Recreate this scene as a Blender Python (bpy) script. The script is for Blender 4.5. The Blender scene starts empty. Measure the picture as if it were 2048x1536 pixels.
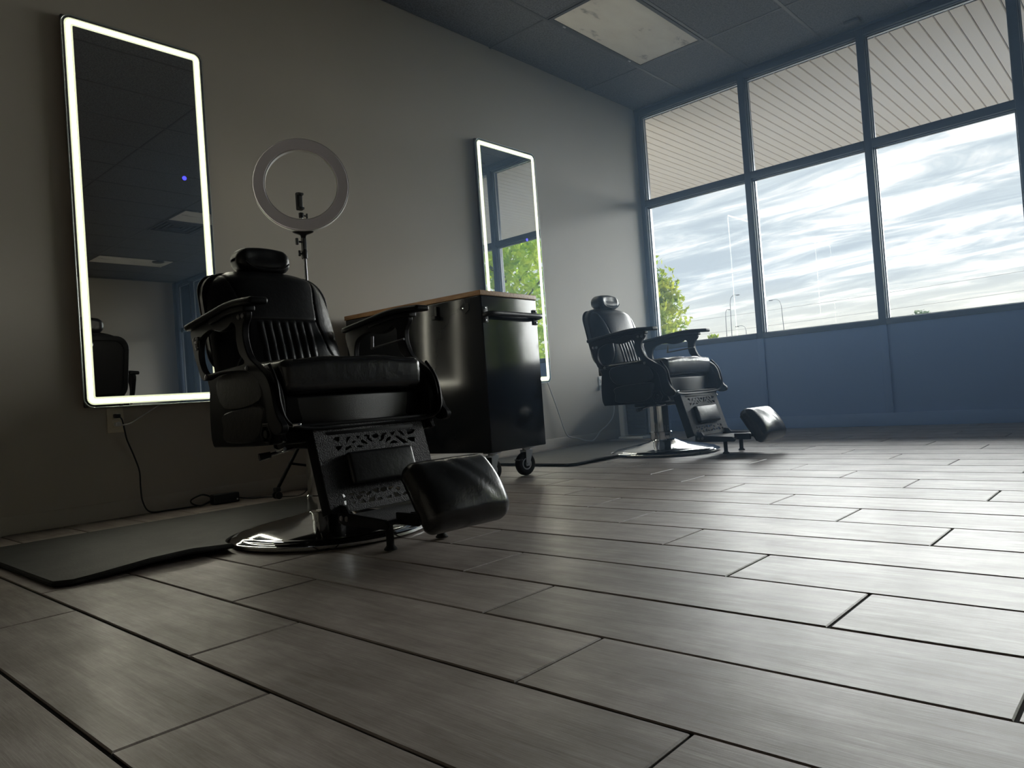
import bpy, bmesh, math, random
import numpy as np
from mathutils import Matrix, Vector
random.seed(7); rng = np.random.default_rng(7)
R = math.radians; PI = math.pi
scn = bpy.context.scene; COL = scn.collection

# ------------------------------------------------------------------ camera
cd = bpy.data.cameras.new('camera'); cam = bpy.data.objects.new('camera', cd); COL.objects.link(cam)
cd.sensor_width = 36.0; cd.lens = 1463.1 / 2048 * 36.0; cd.clip_start = .02; cd.clip_end = 2000
def cam_matrix(yaw, pitch, roll):
    cy, sy, cp, sp = math.cos(yaw), math.sin(yaw), math.cos(pitch), math.sin(pitch)
    fwd = Vector((-sy*cp, cy*cp, sp)); right = Vector((cy, sy, 0)); up = right.cross(fwd)
    r2 = right*math.cos(roll) + up*math.sin(roll); u2 = up*math.cos(roll) - right*math.sin(roll)
    m = Matrix.Identity(4)
    for i in range(3): m[i][0], m[i][1], m[i][2] = r2[i], u2[i], -fwd[i]
    return m
cam.matrix_world = Matrix.Translation((3.666, 0, .423)) @ cam_matrix(R(42.432), R(1.058), R(-4.182))
scn.camera = cam
vs = scn.view_settings; vs.view_transform = 'Standard'; vs.look = 'None'; vs.gamma = 1.0; vs.exposure = 0.0; vs.use_curve_mapping = False
scn.cycles.max_bounces = 10; scn.cycles.diffuse_bounces = 5; scn.cycles.glossy_bounces = 5; scn.cycles.transparent_max_bounces = 24
scn.cycles.volume_bounces = 1; scn.cycles.sample_clamp_indirect = 6.0; scn.cycles.blur_glossy = 0.5
scn.cycles.caustics_reflective = False; scn.cycles.caustics_refractive = False

# ------------------------------------------------------------------ node helpers
def nt(mat):
    mat.use_nodes = True; t = mat.node_tree; t.nodes.clear(); return t
def N(t, typ, **kw):
    n = t.nodes.new(typ)
    for k, v in kw.items():
        if hasattr(n, k): setattr(n, k, v)
        else: n.inputs[k.replace('_', ' ')].default_value = v
    return n
def L(t, a, b): t.links.new(a, b)
def ramp(t, src, stops):
    r = t.nodes.new('ShaderNodeValToRGB'); e = r.color_ramp.elements
    while len(e) < len(stops): e.new(.5)
    for el, (p, c) in zip(e, stops):
        el.position = p; el.color = (*c, 1) if len(c) == 3 else c
    L(t, src, r.inputs[0]); return r.outputs[0]
def mathn(t, op, a, b=None, clamp=False):
    m = t.nodes.new('ShaderNodeMath'); m.operation = op; m.use_clamp = clamp
    for i, v in enumerate((a, b)):
        if v is None: continue
        if isinstance(v, (int, float)): m.inputs[i].default_value = v
        else: L(t, v, m.inputs[i])
    return m.outputs[0]

# ------------------------------------------------------------------ sky (thin bright overcast, streaked, warmer and paler at the horizon)
GLARE = .045
SKY, SUN, SUN_AZ, SUN_EL = 1.36, 16.3, 4.0, 23.0
w = bpy.data.worlds.new('overcast_sky'); scn.world = w; w.use_nodes = True; t = w.node_tree; t.nodes.clear()
tc = N(t, 'ShaderNodeTexCoord'); sep = N(t, 'ShaderNodeSeparateXYZ'); L(t, tc.outputs['Generated'], sep.inputs[0])
# project the view direction on a cloud deck so that streaks get finer to the horizon
zz = mathn(t, 'ADD', mathn(t, 'MAXIMUM', sep.outputs[2], 0.0), 0.16)
cx_ = mathn(t, 'DIVIDE', sep.outputs[0], zz); cy_ = mathn(t, 'DIVIDE', sep.outputs[1], zz)
cmb = N(t, 'ShaderNodeCombineXYZ'); L(t, cx_, cmb.inputs[0]); L(t, cy_, cmb.inputs[1])
mp = N(t, 'ShaderNodeMapping'); L(t, cmb.outputs[0], mp.inputs[0]); mp.inputs['Rotation'].default_value = (0, 0, R(24)); mp.inputs['Scale'].default_value = (.8, 2.3, 1)
n1 = N(t, 'ShaderNodeTexNoise', Scale=2.3, Detail=8.0, Roughness=.60, Distortion=.6); L(t, mp.outputs[0], n1.inputs[0])
n2 = N(t, 'ShaderNodeTexNoise', Scale=.55, Detail=3.0, Roughness=.5); L(t, mp.outputs[0], n2.inputs[0])
nn = mathn(t, 'ADD', mathn(t, 'MULTIPLY', n1.outputs[0], .72), mathn(t, 'MULTIPLY', n2.outputs[0], .28))
el = mathn(t, 'MAXIMUM', sep.outputs[2], 0.0)
body = N(t, 'ShaderNodeMapRange', interpolation_type='SMOOTHSTEP'); L(t, nn, body.inputs[0])
for i_, v_ in ((1, .40), (2, .61), (3, 0.0), (4, 1.0)): body.inputs[i_].default_value = v_
tint = ramp(t, body.outputs[0], [(0.0, (.56, .62, .675)), (.4, (.71, .765, .80)), (.65, (.87, .885, .895)), (.92, (1.16, 1.16, 1.15))])
hz = ramp(t, el, [(0.0, (1, 1, 1)), (.05, (.75, .75, .75)), (.13, (0, 0, 0))])
mx = N(t, 'ShaderNodeMix', data_type='RGBA'); L(t, hz, mx.inputs[0]); L(t, tint, mx.inputs[6]); mx.inputs[7].default_value = (.97, .91, .77, 1)
bg = N(t, 'ShaderNodeBackground'); L(t, mx.outputs[2], bg.inputs[0]); bg.inputs[1].default_value = SKY
wo = N(t, 'ShaderNodeOutputWorld'); L(t, bg.outputs[0], wo.inputs[0])
# the sun behind the thin cloud: a wide, soft, high-ish source in front of the windows
sd = bpy.data.lights.new('veiled_sun', 'SUN'); sd.energy = SUN; sd.angle = R(62); sd.color = (1.0, .985, .955)
so_ = bpy.data.objects.new('veiled_sun', sd); COL.objects.link(so_)
so_.rotation_euler = Vector((-math.sin(R(SUN_AZ))*math.cos(R(SUN_EL)), -math.cos(R(SUN_AZ))*math.cos(R(SUN_EL)), -math.sin(R(SUN_EL)))).to_track_quat('-Z', 'Y').to_euler()
w.cycles.sampling_method = 'MANUAL'; w.cycles.sample_map_resolution = 512

# ------------------------------------------------------------------ dimensions of the room
XR, YB, YF, ZC = 10.35, 6.0, -4.2, 3.05       # right wall, window wall (inner face), wall behind the camera, ceiling
SILL, T0, T1, HEAD = .813, 2.125, 2.184, 2.985
GL = 6.075                                    # glass plane

# window openings let the sky in: portals only steer the sampling of the sky
for k in range(2):
    ld = bpy.data.lights.new('sky_portal', 'AREA'); ld.shape = 'RECTANGLE'; ld.size = XR/2; ld.size_y = HEAD - SILL
    lo = bpy.data.objects.new('sky_portal', ld); COL.objects.link(lo); ld.cycles.is_portal = True
    lo.location = (XR*(.25 + .5*k), GL + .06, (HEAD + SILL)/2); lo.rotation_euler = (R(-90), 0, 0)

# ------------------------------------------------------------------ materials
M = {}
def principled(name, color, rough=.5, metal=0.0, spec=.5, coat=0.0, coat_rough=.1, bump=None, emit=None, sub=None):
    m = bpy.data.materials.new(name); t = nt(m)
    p = N(t, 'ShaderNodeBsdfPrincipled'); o = N(t, 'ShaderNodeOutputMaterial'); L(t, p.outputs[0], o.inputs[0])
    p.inputs['Base Color'].default_value = (*color, 1); p.inputs['Roughness'].default_value = rough; p.inputs['Metallic'].default_value = metal
    p.inputs['Specular IOR Level'].default_value = spec; p.inputs['Coat Weight'].default_value = coat; p.inputs['Coat Roughness'].default_value = coat_rough
    if emit: p.inputs['Emission Color'].default_value = (*emit[0], 1); p.inputs['Emission Strength'].default_value = emit[1]
    if bump:
        scale, strength, dist, detail = bump
        c = N(t, 'ShaderNodeTexCoord'); nz = N(t, 'ShaderNodeTexNoise', Scale=scale, Detail=detail, Roughness=.6); L(t, c.outputs['Object'], nz.inputs[0])
        b = N(t, 'ShaderNodeBump', Strength=strength, Distance=dist); L(t, nz.outputs[0], b.inputs['Height']); L(t, b.outputs[0], p.inputs['Normal'])
    M[name] = m; return m
def noise_color(name, scale, stops, vec=(1, 1, 1), detail=5.0, rough_stops=None, coord='Object'):
    """drive the base colour of an existing material with stretched noise"""
    t = M[name].node_tree; p = [n for n in t.nodes if n.type == 'BSDF_PRINCIPLED'][0]
    c = N(t, 'ShaderNodeTexCoord'); mp = N(t, 'ShaderNodeMapping'); L(t, c.outputs[coord], mp.inputs[0]); mp.inputs['Scale'].default_value = vec
    nz = N(t, 'ShaderNodeTexNoise', Scale=scale, Detail=detail, Roughness=.6); L(t, mp.outputs[0], nz.inputs[0])
    L(t, ramp(t, nz.outputs[0], stops), p.inputs['Base Color'])
    if rough_stops:
        L(t, ramp(t, nz.outputs[0], [(a, (b, b, b)) for a, b in rough_stops]), p.inputs['Roughness'])
principled('wall_paint', (.53, .49, .43), .62, spec=.3, bump=(260, .12, .002, 3))
noise_color('wall_paint', 1.3, [(.3, (.525, .478, .408)), (.7, (.555, .508, .436))])
principled('navy_glare_paint', (.22, .34, .62), .45, spec=.4, bump=(300, .1, .002, 2))  # blue raised so the paint colour carries part of the lens glare
principled('frame_navy', (.034, .050, .088), .38, spec=.5)
principled('aluminium', (.55, .57, .60), .35, metal=.85)
principled('ceiling_tile', (.10, .104, .115), .62, spec=.55, bump=(420, .6, .004, 6))
noise_color('ceiling_tile', 90, [(.35, (.065, .068, .077)), (.6, (.15, .155, .172))])
principled('ceiling_grid', (.085, .089, .098), .5, spec=.4)
principled('diffuser', (.62, .59, .53), .55, spec=.3, bump=(500, .25, .002, 2))
noise_color('diffuser', 2.6, [(.33, (.38, .36, .33)), (.41, (.84, .79, .71)), (.7, (.92, .88, .79))], vec=(2.6, 1.2, 1), detail=5)
principled('grout', (.012, .011, .010), .9, spec=.1)
principled('leather', (.0065, .0066, .0075), .34, spec=.36, bump=(55, .18, .006, 8))
principled('leather_worn', (.012, .0125, .0135), .25, spec=.6, bump=(20, .18, .010, 4))
principled('black_enamel', (.004, .0042, .005), .42, spec=.14)
principled('black_metal', (.004, .004, .005), .46, spec=.15, bump=(700, .25, .002, 2))
principled('hammered', (.018, .018, .021), .5, metal=.0, spec=.32, bump=(260, 1.0, .010, 2))
principled('chrome', (.72, .73, .74), .10, metal=1.0)
noise_color('chrome', 7, [(.35, (.62, .63, .63)), (.65, (.78, .79, .80))], detail=6, rough_stops=[(.3, .045), (.75, .10)])
principled('textured_black', (.016, .016, .017), .40, spec=.75, bump=(600, .5, .003, 2))
principled('black_rubber', (.014, .014, .014), .75, spec=.25)
principled('mat_foam', (.022, .023, .021), .6, spec=.22, bump=(120, .35, .004, 6))
noise_color('mat_foam', 9, [(.3, (.016, .016, .015)), (.7, (.030, .031, .028))], detail=8)
principled('cart_metal', (.009, .0105, .013), .12, spec=.36)
noise_color('cart_metal', 3, [(.3, (.009, .0105, .013)), (.7, (.012, .0135, .016))], rough_stops=[(.3, .11), (.7, .16)])
principled('wood_top', (.36, .19, .085), .45, spec=.4)
noise_color('wood_top', 9, [(.3, (.28, .14, .06)), (.55, (.42, .23, .10)), (.75, (.50, .30, .14))], vec=(1, 9, 9), detail=6)
principled('ring_diffuser', (.86, .82, .88), .5, spec=.3)
principled('black_plastic', (.012, .012, .013), .45, spec=.4)
principled('white_plastic', (.74, .73, .70), .4, spec=.4)
principled('ivory_plastic', (.82, .74, .56), .45, spec=.4)
principled('mirror_glass', (.80, .82, .82), .012, metal=1.0)
principled('mirror_edge', (.74, .80, .77), .3, metal=.9)
principled('led_strip', (.9, .9, .8), .4, emit=((1.0, .96, .78), 30.0))
principled('led_fringe', (.8, .82, .7), .4, emit=((.86, .90, .60), .95))
principled('touch_dot', (.02, .02, .1), .4, emit=((.05, .05, 1.0), 2.5))
principled('gunmetal', (.16, .16, .17), .35, metal=.8)
principled('letter_grey', (.30, .29, .28), .5)
principled('soffit_white', (.86, .775, .68), .5, spec=.3)
principled('asphalt', (.19, .18, .165), .9, spec=.2, bump=(40, .4, .02, 5))
principled('concrete', (.24, .235, .22), .85, spec=.2, bump=(60, .3, .01, 5))
principled('bark', (.10, .075, .05), .9, spec=.2, bump=(14, .8, .04, 5))
principled('pole_metal', (.20, .21, .22), .5, metal=.6)
principled('white_metal', (.60, .60, .60), .35, spec=.4)
# the stone-look plank: taupe porcelain, grain along the plank, every plank a little different
def tile_material():
    m = bpy.data.materials.new('porcelain_plank'); t = nt(m); M['tile'] = m
    p = N(t, 'ShaderNodeBsdfPrincipled'); o = N(t, 'ShaderNodeOutputMaterial'); L(t, p.outputs[0], o.inputs[0])
    c = N(t, 'ShaderNodeTexCoord'); oi = N(t, 'ShaderNodeObjectInfo')
    off = N(t, 'ShaderNodeCombineXYZ'); L(t, mathn(t, 'MULTIPLY', oi.outputs['Random'], 40.0), off.inputs[1]); L(t, mathn(t, 'MULTIPLY', oi.outputs['Random'], 17.0), off.inputs[0])
    va = N(t, 'ShaderNodeVectorMath', operation='ADD'); L(t, c.outputs['Object'], va.inputs[0]); L(t, off.outputs[0], va.inputs[1])
    mp = N(t, 'ShaderNodeMapping'); L(t, va.outputs[0], mp.inputs[0]); mp.inputs['Scale'].default_value = (1.6, 14, 1)
    g1 = N(t, 'ShaderNodeTexNoise', Scale=2.2, Detail=8.0, Roughness=.62, Distortion=.6); L(t, mp.outputs[0], g1.inputs[0])
    mp2 = N(t, 'ShaderNodeMapping'); L(t, va.outputs[0], mp2.inputs[0]); mp2.inputs['Scale'].default_value = (6, 160, 1)
    g2 = N(t, 'ShaderNodeTexNoise', Scale=2.0, Detail=4.0, Roughness=.7); L(t, mp2.outputs[0], g2.inputs[0])
    g3 = N(t, 'ShaderNodeTexNoise', Scale=4.5, Detail=6.0, Roughness=.65); L(t, va.outputs[0], g3.inputs[0])
    h = mathn(t, 'ADD', mathn(t, 'MULTIPLY', g1.outputs[0], .36), mathn(t, 'ADD', mathn(t, 'MULTIPLY', g2.outputs[0], .26), mathn(t, 'MULTIPLY', g3.outputs[0], .38)))
    col = ramp(t, h, [(.36, (.135, .106, .089)), (.5, (.245, .207, .181)), (.62, (.36, .316, .285))])
    hsv = N(t, 'ShaderNodeHueSaturation'); L(t, col, hsv.inputs['Color']); L(t, mathn(t, 'ADD', mathn(t, 'MULTIPLY', oi.outputs['Random'], .26), .87), hsv.inputs['Value'])
    L(t, hsv.outputs[0], p.inputs['Base Color'])
    L(t, ramp(t, h, [(.35, (.56, .56, .56)), (.65, (.45, .45, .45))]), p.inputs['Roughness'])
    p.inputs['Specular IOR Level'].default_value = .55; p.inputs['Coat Weight'].default_value = .20; p.inputs['Coat Roughness'].default_value = .30; p.inputs['Coat IOR'].default_value = 1.4
    b = N(t, 'ShaderNodeBump', Strength=.22, Distance=.004); L(t, h, b.inputs['Height']); L(t, b.outputs[0], p.inputs['Normal'])
tile_material()
def glass_material():
    m = bpy.data.materials.new('window_glass'); t = nt(m); M['glass'] = m
    tr = N(t, 'ShaderNodeBsdfTransparent'); tr.inputs[0].default_value = (.93, .95, .95, 1)
    gl = N(t, 'ShaderNodeBsdfGlossy'); gl.inputs['Roughness'].default_value = 0.0; gl.inputs[0].default_value = (.9, .9, .9, 1)
    fr = N(t, 'ShaderNodeFresnel', IOR=1.25); mx = N(t, 'ShaderNodeMixShader'); o = N(t, 'ShaderNodeOutputMaterial')
    L(t, fr.outputs[0], mx.inputs[0]); L(t, tr.outputs[0], mx.inputs[1]); L(t, gl.outputs[0], mx.inputs[2]); L(t, mx.outputs[0], o.inputs[0])
glass_material()
def leaf_material(name, c1, c2):
    m = bpy.data.materials.new(name); t = nt(m); M[name] = m
    o = N(t, 'ShaderNodeOutputMaterial'); c = N(t, 'ShaderNodeTexCoord'); nz = N(t, 'ShaderNodeTexNoise', Scale=1.6, Detail=5.0); L(t, c.outputs['Object'], nz.inputs[0])
    col = ramp(t, nz.outputs[0], [(.35, c1), (.65, c2)])
    d = N(t, 'ShaderNodeBsdfDiffuse'); tl = N(t, 'ShaderNodeBsdfTranslucent'); L(t, col, d.inputs[0]); L(t, col, tl.inputs[0])
    mx = N(t, 'ShaderNodeMixShader'); mx.inputs[0].default_value = .5; L(t, d.outputs[0], mx.inputs[1]); L(t, tl.outputs[0], mx.inputs[2]); L(t, mx.outputs[0], o.inputs[0])
leaf_material('leaf_bright', (.14, .22, .025), (.42, .44, .06))
leaf_material('leaf_brightened', (.24, .40, .045), (.66, .74, .11))  # leaf colour lightened to make up for light lost in the mirror view
leaf_material('leaf_grey', (.14, .19, .11), (.22, .26, .17))

# ------------------------------------------------------------------ mesh helpers
def finish(name, verts, faces, mat, parent=None, smooth=40, loc=None):
    me = bpy.data.meshes.new(name); me.from_pydata([tuple(map(float, v)) for v in verts], [], [tuple(f) for f in faces])
    bm = bmesh.new(); bm.from_mesh(me); bmesh.ops.remove_doubles(bm, verts=bm.verts, dist=1e-6)
    bmesh.ops.recalc_face_normals(bm, faces=bm.faces); bm.to_mesh(me); bm.free()
    return link(name, me, mat, parent, smooth, loc)
def link(name, me, mat, parent=None, smooth=40, loc=None):
    if mat: me.materials.append(M[mat] if isinstance(mat, str) else mat)
    if smooth:
        me.polygons.foreach_set('use_smooth', [True]*len(me.polygons))
        me.set_sharp_from_angle(angle=R(smooth))
    o = bpy.data.objects.new(name, me); COL.objects.link(o)
    if parent: o.parent = parent
    if loc: o.location = loc
    return o
def tag(o, label=None, cat=None, group=None, kind=None):
    for k, v in (('label', label), ('category', cat), ('group', group), ('kind', kind)):
        if v: o[k] = v
    return o
def empty(name, loc=(0, 0, 0), rz=0.0, **kw):
    o = bpy.data.objects.new(name, None); COL.objects.link(o); o.location = loc; o.rotation_euler = (0, 0, rz); o.empty_display_size = .1
    return tag(o, **kw)
class MB:
    """collects pieces of ONE part"""
    def __init__(s): s.v = []; s.f = []
    def add(s, v, f, mtx=None):
        k = len(s.v)
        v = [Vector(p) for p in v]
        if mtx is not None: v = [mtx @ p for p in v]
        s.v += [tuple(p) for p in v]; s.f += [tuple(i + k for i in q) for q in f]; return s
    def box(s, x0, x1, y0, y1, z0, z1, mtx=None):
        v = [(x, y, z) for x in (x0, x1) for y in (y0, y1) for z in (z0, z1)]
        return s.add(v, [(0, 1, 3, 2), (4, 6, 7, 5), (0, 4, 5, 1), (2, 3, 7, 6), (0, 2, 6, 4), (1, 5, 7, 3)], mtx)
    def lathe(s, prof, seg=32, mtx=None, cap=True):
        v = []; f = []; n = len(prof)
        for i in range(seg):
            a = 2*PI*i/seg
            v += [(r*math.cos(a), r*math.sin(a), z) for r, z in prof]
        for i in range(seg):
            j = (i + 1) % seg
            f += [(i*n + k, j*n + k, j*n + k + 1, i*n + k + 1) for k in range(n - 1)]
        if cap:
            f.append(tuple(i*n for i in range(seg))); f.append(tuple(i*n + n - 1 for i in reversed(range(seg))))
        return s.add(v, f, mtx)
    def cyl(s, p, q, r, r2=None, seg=16):
        p, q = Vector(p), Vector(q); d = q - p
        m = Matrix.Translation(p) @ d.to_track_quat('Z', 'Y').to_matrix().to_4x4()
        r2 = r if r2 is None else r2
        return s.lathe([(r, 0), (r2, d.length)], seg, m)
    def tube(s, pts, r, seg=10, closed=False):
        P = [Vector(p) for p in pts]; n = len(P); v = []; f = []
        up = Vector((0, 0, 1)); prev = None
        for i in range(n):
            a = P[(i - 1) % n] if (closed or i) else P[i]; b = P[(i + 1) % n] if (closed or i < n - 1) else P[i]
            d = (b - a).normalized()
            if prev is None:
                x = d.cross(up); x = x if x.length > .05 else d.cross(Vector((1, 0, 0)))
            else: x = prev - d*prev.dot(d)
            x.normalize(); prev = x; y = d.cross(x)
            rr = r[i] if isinstance(r, (list, tuple)) else r
            v += [P[i] + (x*math.cos(2*PI*k/seg) + y*math.sin(2*PI*k/seg))*rr for k in range(seg)]
        for i in range(n if closed else n - 1):
            j = (i + 1) % n
            f += [(i*seg + k, i*seg + (k + 1) % seg, j*seg + (k + 1) % seg, j*seg + k) for k in range(seg)]
        if not closed: f += [tuple(reversed(range(seg))), tuple((n - 1)*seg + k for k in range(seg))]
        return s.add(v, f)
    def rbox(s, c, size, r, k=2, n=1, fn=None, mtx=None):
        """box with rounded edges, centre c; n inner divisions (a number or one per axis); fn(x,y,z)->xyz bends it"""
        h = [a/2 for a in size]; r = min(r, min(h)*.999); nn = (n, n, n) if isinstance(n, int) else n
        def ax(a, m):
            e = [a - r + r*math.tan(PI/4*i/k) for i in range(k + 1)]
            inner = list(np.linspace(-(a - r), a - r, m + 1))
            return [-x for x in reversed(e)] + inner[1:-1] + e
        A = [ax(h[i], nn[i]) for i in range(3)]
        def rnd(p):
            q = [max(-(h[i] - r), min(h[i] - r, p[i])) for i in range(3)]; d = Vector([p[i] - q[i] for i in range(3)])
            if d.length > 1e-9: d = d.normalized()*r
            p = (q[0] + d[0] + c[0], q[1] + d[1] + c[1], q[2] + d[2] + c[2])
            return fn(*p) if fn else p
        for a in range(3):
            b, cc = (a + 1) % 3, (a + 2) % 3
            for sg in (-1, 1):
                v = []; f = []; nb, nc = len(A[b]), len(A[cc])
                for x in A[b]:
                    for y in A[cc]:
                        p = [0, 0, 0]; p[a] = sg*h[a]; p[b] = x; p[cc] = y; v.append(rnd(p))
                for i in range(nb - 1):
                    for j in range(nc - 1):
                        q = (i*nc + j, (i + 1)*nc + j, (i + 1)*nc + j + 1, i*nc + j + 1); f.append(q if sg > 0 else q[::-1])
                s.add(v, f, mtx)
        return s
    def make(s, name, mat, parent=None, smooth=40, loc=None): return finish(name, s.v, s.f, mat, parent, smooth, loc)
def catmull(pts, n=6, closed=True):
    P = [np.array(p, float) for p in pts]; out = []; m = len(P)
    for i in range(m if closed else m - 1):
        a, b, c, d = (P[(i + k) % m] if closed else P[min(max(i + k, 0), m - 1)] for k in (-1, 0, 1, 2))
        for u in np.arange(n)/n:
            out.append(.5*((2*b) + (c - a)*u + (2*a - 5*b + 4*c - d)*u*u + (3*b - a - 3*c + d)*u**3))
    if not closed: out.append(P[-1])
    return [tuple(p) for p in out]
def plate(outer, holes=(), thick=.01, bevel=.0015):
    """flat plate with cut-outs in the XY plane, centred on z = 0 -> (verts, faces)"""
    cu = bpy.data.curves.new('outline', 'CURVE'); cu.dimensions = '2D'; cu.fill_mode = 'BOTH'
    cu.extrude = thick/2 - bevel; cu.bevel_depth = bevel; cu.bevel_resolution = 0; cu.offset = -bevel
    for poly in [outer, *holes]:
        sp = cu.splines.new('POLY'); sp.points.add(len(poly) - 1); sp.use_cyclic_u = True
        for p, (x, y) in zip(sp.points, poly): p.co = (x, y, 0, 1)
    ob = bpy.data.objects.new('outline', cu); COL.objects.link(ob)
    dg = bpy.context.evaluated_depsgraph_get(); dg.update(); ev = ob.evaluated_get(dg); me = ev.to_mesh()
    v = [tuple(x.co) for x in me.vertices]; f = [tuple(p.vertices) for p in me.polygons]
    ev.to_mesh_clear(); bpy.data.objects.remove(ob); bpy.data.curves.remove(cu)
    return v, f
def rrect(x0, x1, y0, y1, r, n=5):
    o = []
    for cx, cy, a in ((x1 - r, y1 - r, 0), (x0 + r, y1 - r, 90), (x0 + r, y0 + r, 180), (x1 - r, y0 + r, 270)):
        o += [(cx + r*math.cos(R(a + 90*i/n)), cy + r*math.sin(R(a + 90*i/n))) for i in range(n + 1)]
    return o
XZ = Matrix(((1, 0, 0, 0), (0, 0, -1, 0), (0, 1, 0, 0), (0, 0, 0, 1)))      # plate x,y -> x,z ; thickness along y
YZ = Matrix(((0, 0, 1, 0), (1, 0, 0, 0), (0, 1, 0, 0), (0, 0, 0, 1)))       # plate x,y -> y,z ; thickness along x
T = Matrix.Translation
def copy_tree(o, parent=None):
    c = o.copy(); COL.objects.link(c); c.parent = parent
    for ch in [x for x in CHILD.get(o.name, [])]: copy_tree(ch, c)
    return c
def index_children():
    CHILD.clear()
    for o in scn.objects:
        if o.parent: CHILD.setdefault(o.parent.name, []).append(o)
CHILD = {}

# ================================================================== THE ROOM
def structure(name, loc=(0, 0, 0)): return empty(name, loc, kind='structure')
# ---- floor: a slab of grout, porcelain planks laid along X in a third bond
fl = MB().box(0, XR, YF, YB + .012, -.11, -.0034).make('floor', 'grout', smooth=0); tag(fl, kind='structure')
PW, PL = .2292, .8862; GW, G2 = .0064, .0062
r0 = .332                      # a long joint (Y) of row 0
def tile_mesh(l, wd):
    me = bpy.data.meshes.new('plank'); b = .0020
    x, y = l/2, wd/2
    v = [(-x, -y, -.006), (x, -y, -.006), (x, y, -.006), (-x, y, -.006), (-x, -y, -b), (x, -y, -b), (x, y, -b), (-x, y, -b),
         (-x + b, -y + b, 0), (x - b, -y + b, 0), (x - b, y - b, 0), (-x + b, y - b, 0)]
    f = [(4, 5, 9, 8), (5, 6, 10, 9), (6, 7, 11, 10), (7, 4, 8, 11), (8, 9, 10, 11), (0, 1, 5, 4), (1, 2, 6, 5), (2, 3, 7, 6), (3, 0, 4, 7)]
    me.from_pydata(v, [], f); me.materials.append(M['tile']); return me
full = tile_mesh(PL - G2, PW - GW); cache = {}
rest = MB()
for row in range(-20, 26):
    ya = r0 + row*PW; yb = ya + PW
    if yb > YB + .05: yb = min(yb, YB + .02)
    ph = 2.609 - row*PL/3.0
    x = ph - math.ceil(ph/PL)*PL
    while x < XR:
        a, b = max(x, 0.0), min(x + PL, XR)
        x += PL
        if b - a < .02: continue
        near = ya > .1 and a < 1.9 + max(0, yb)*.95 and a < 6.2
        if near:
            key = (round(b - a, 3), round(yb - ya, 3))
            me = full if key == (round(PL, 3), round(PW, 3)) else cache.setdefault(key, tile_mesh(b - a - G2, yb - ya - GW))
            o = bpy.data.objects.new('floor_plank', me); COL.objects.link(o); o.parent = fl
            o.location = ((a + b)/2, (ya + yb)/2, random.uniform(-.0003, .0003)); o.rotation_euler = (random.uniform(-.0006, .0006), random.uniform(-.0002, .0002), 0)
        else:
            rest.box(a + G2/2, b - G2/2, ya + GW/2, yb - GW/2, -.006, 0)
tag(rest.make('floor_plank_field', 'tile', fl, smooth=0), kind='stuff')
# ---- plain walls
tag(MB().box(-.14, 0, YF - .14, YB + .10, -.12, ZC + .1).make('wall_left', 'wall_paint', smooth=0), kind='structure')
tag(MB().box(XR, XR + .14, YF - .14, YB + .10, -.12, ZC + .1).make('wall_right', 'wall_paint', smooth=0), kind='structure')
tag(MB().box(0, XR, YF - .14, YF, -.12, ZC + .1).make('wall_front', 'wall_paint', smooth=0), kind='structure')
bb = MB(); bb.add(*plate([(0, .001), (.012, .001), (.012, .066), (.006, .078), (0, .078)], thick=YB - YF - .01, bevel=.0005), mtx=T((0, (YB + YF)/2, 0)) @ XZ)
tag(bb.make('baseboard_left', 'wall_paint', smooth=30), kind='structure')
bb = MB(); bb.add(*plate([(XR, .001), (XR - .012, .001), (XR - .012, .066), (XR - .006, .078), (XR, .078)], thick=YB - YF - .01, bevel=.0005), mtx=T((0, (YB + YF)/2, 0)) @ XZ)
tag(bb.make('baseboard_right', 'wall_paint', smooth=30), kind='structure')
# ---- window wall: dark panelled parapet, one window bay after another above it
PITCH, MW = .9635, .055
mull_x = [1.0305 + PITCH*k for k in range(10)]          # left faces of the mullions
mull_x = [x for x in mull_x if x < XR - .2]; XW = XR
wb = MB().box(0, XW, YB + .012, YB + .16, -.12, SILL - .045).make('wall_back', 'navy_glare_paint', smooth=0); tag(wb, kind='structure')
edges = [(-.005, .045)] + [(x, x + MW) for x in mull_x] + [(XR - .045, XR + .005)]
for i, (a, b) in enumerate(edges):                       # mullion lines run down the parapet as flat cover strips
    MB().rbox(((a + b)/2, YB + .006, (SILL - .045)/2), (b - a, .016, SILL - .046), .002, 1).make('cover_strip', 'navy_glare_paint', wb)
MB().rbox((XW/2, YB + .004, .05), (XW - .01, .02, .098), .003, 1).make('base_rail', 'navy_glare_paint', wb)
head = MB().box(0, XR, YB - .01, YB + .16, HEAD + .05, ZC + .1).make('wall_back_header', 'frame_navy', smooth=0); tag(head, kind='structure')
tag(MB().rbox((XR - .08, YB - .03, (ZC - .01)/2), (.15, .05, ZC - .012), .004, 1).make('trim_corner', 'frame_navy'), kind='structure')
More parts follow.
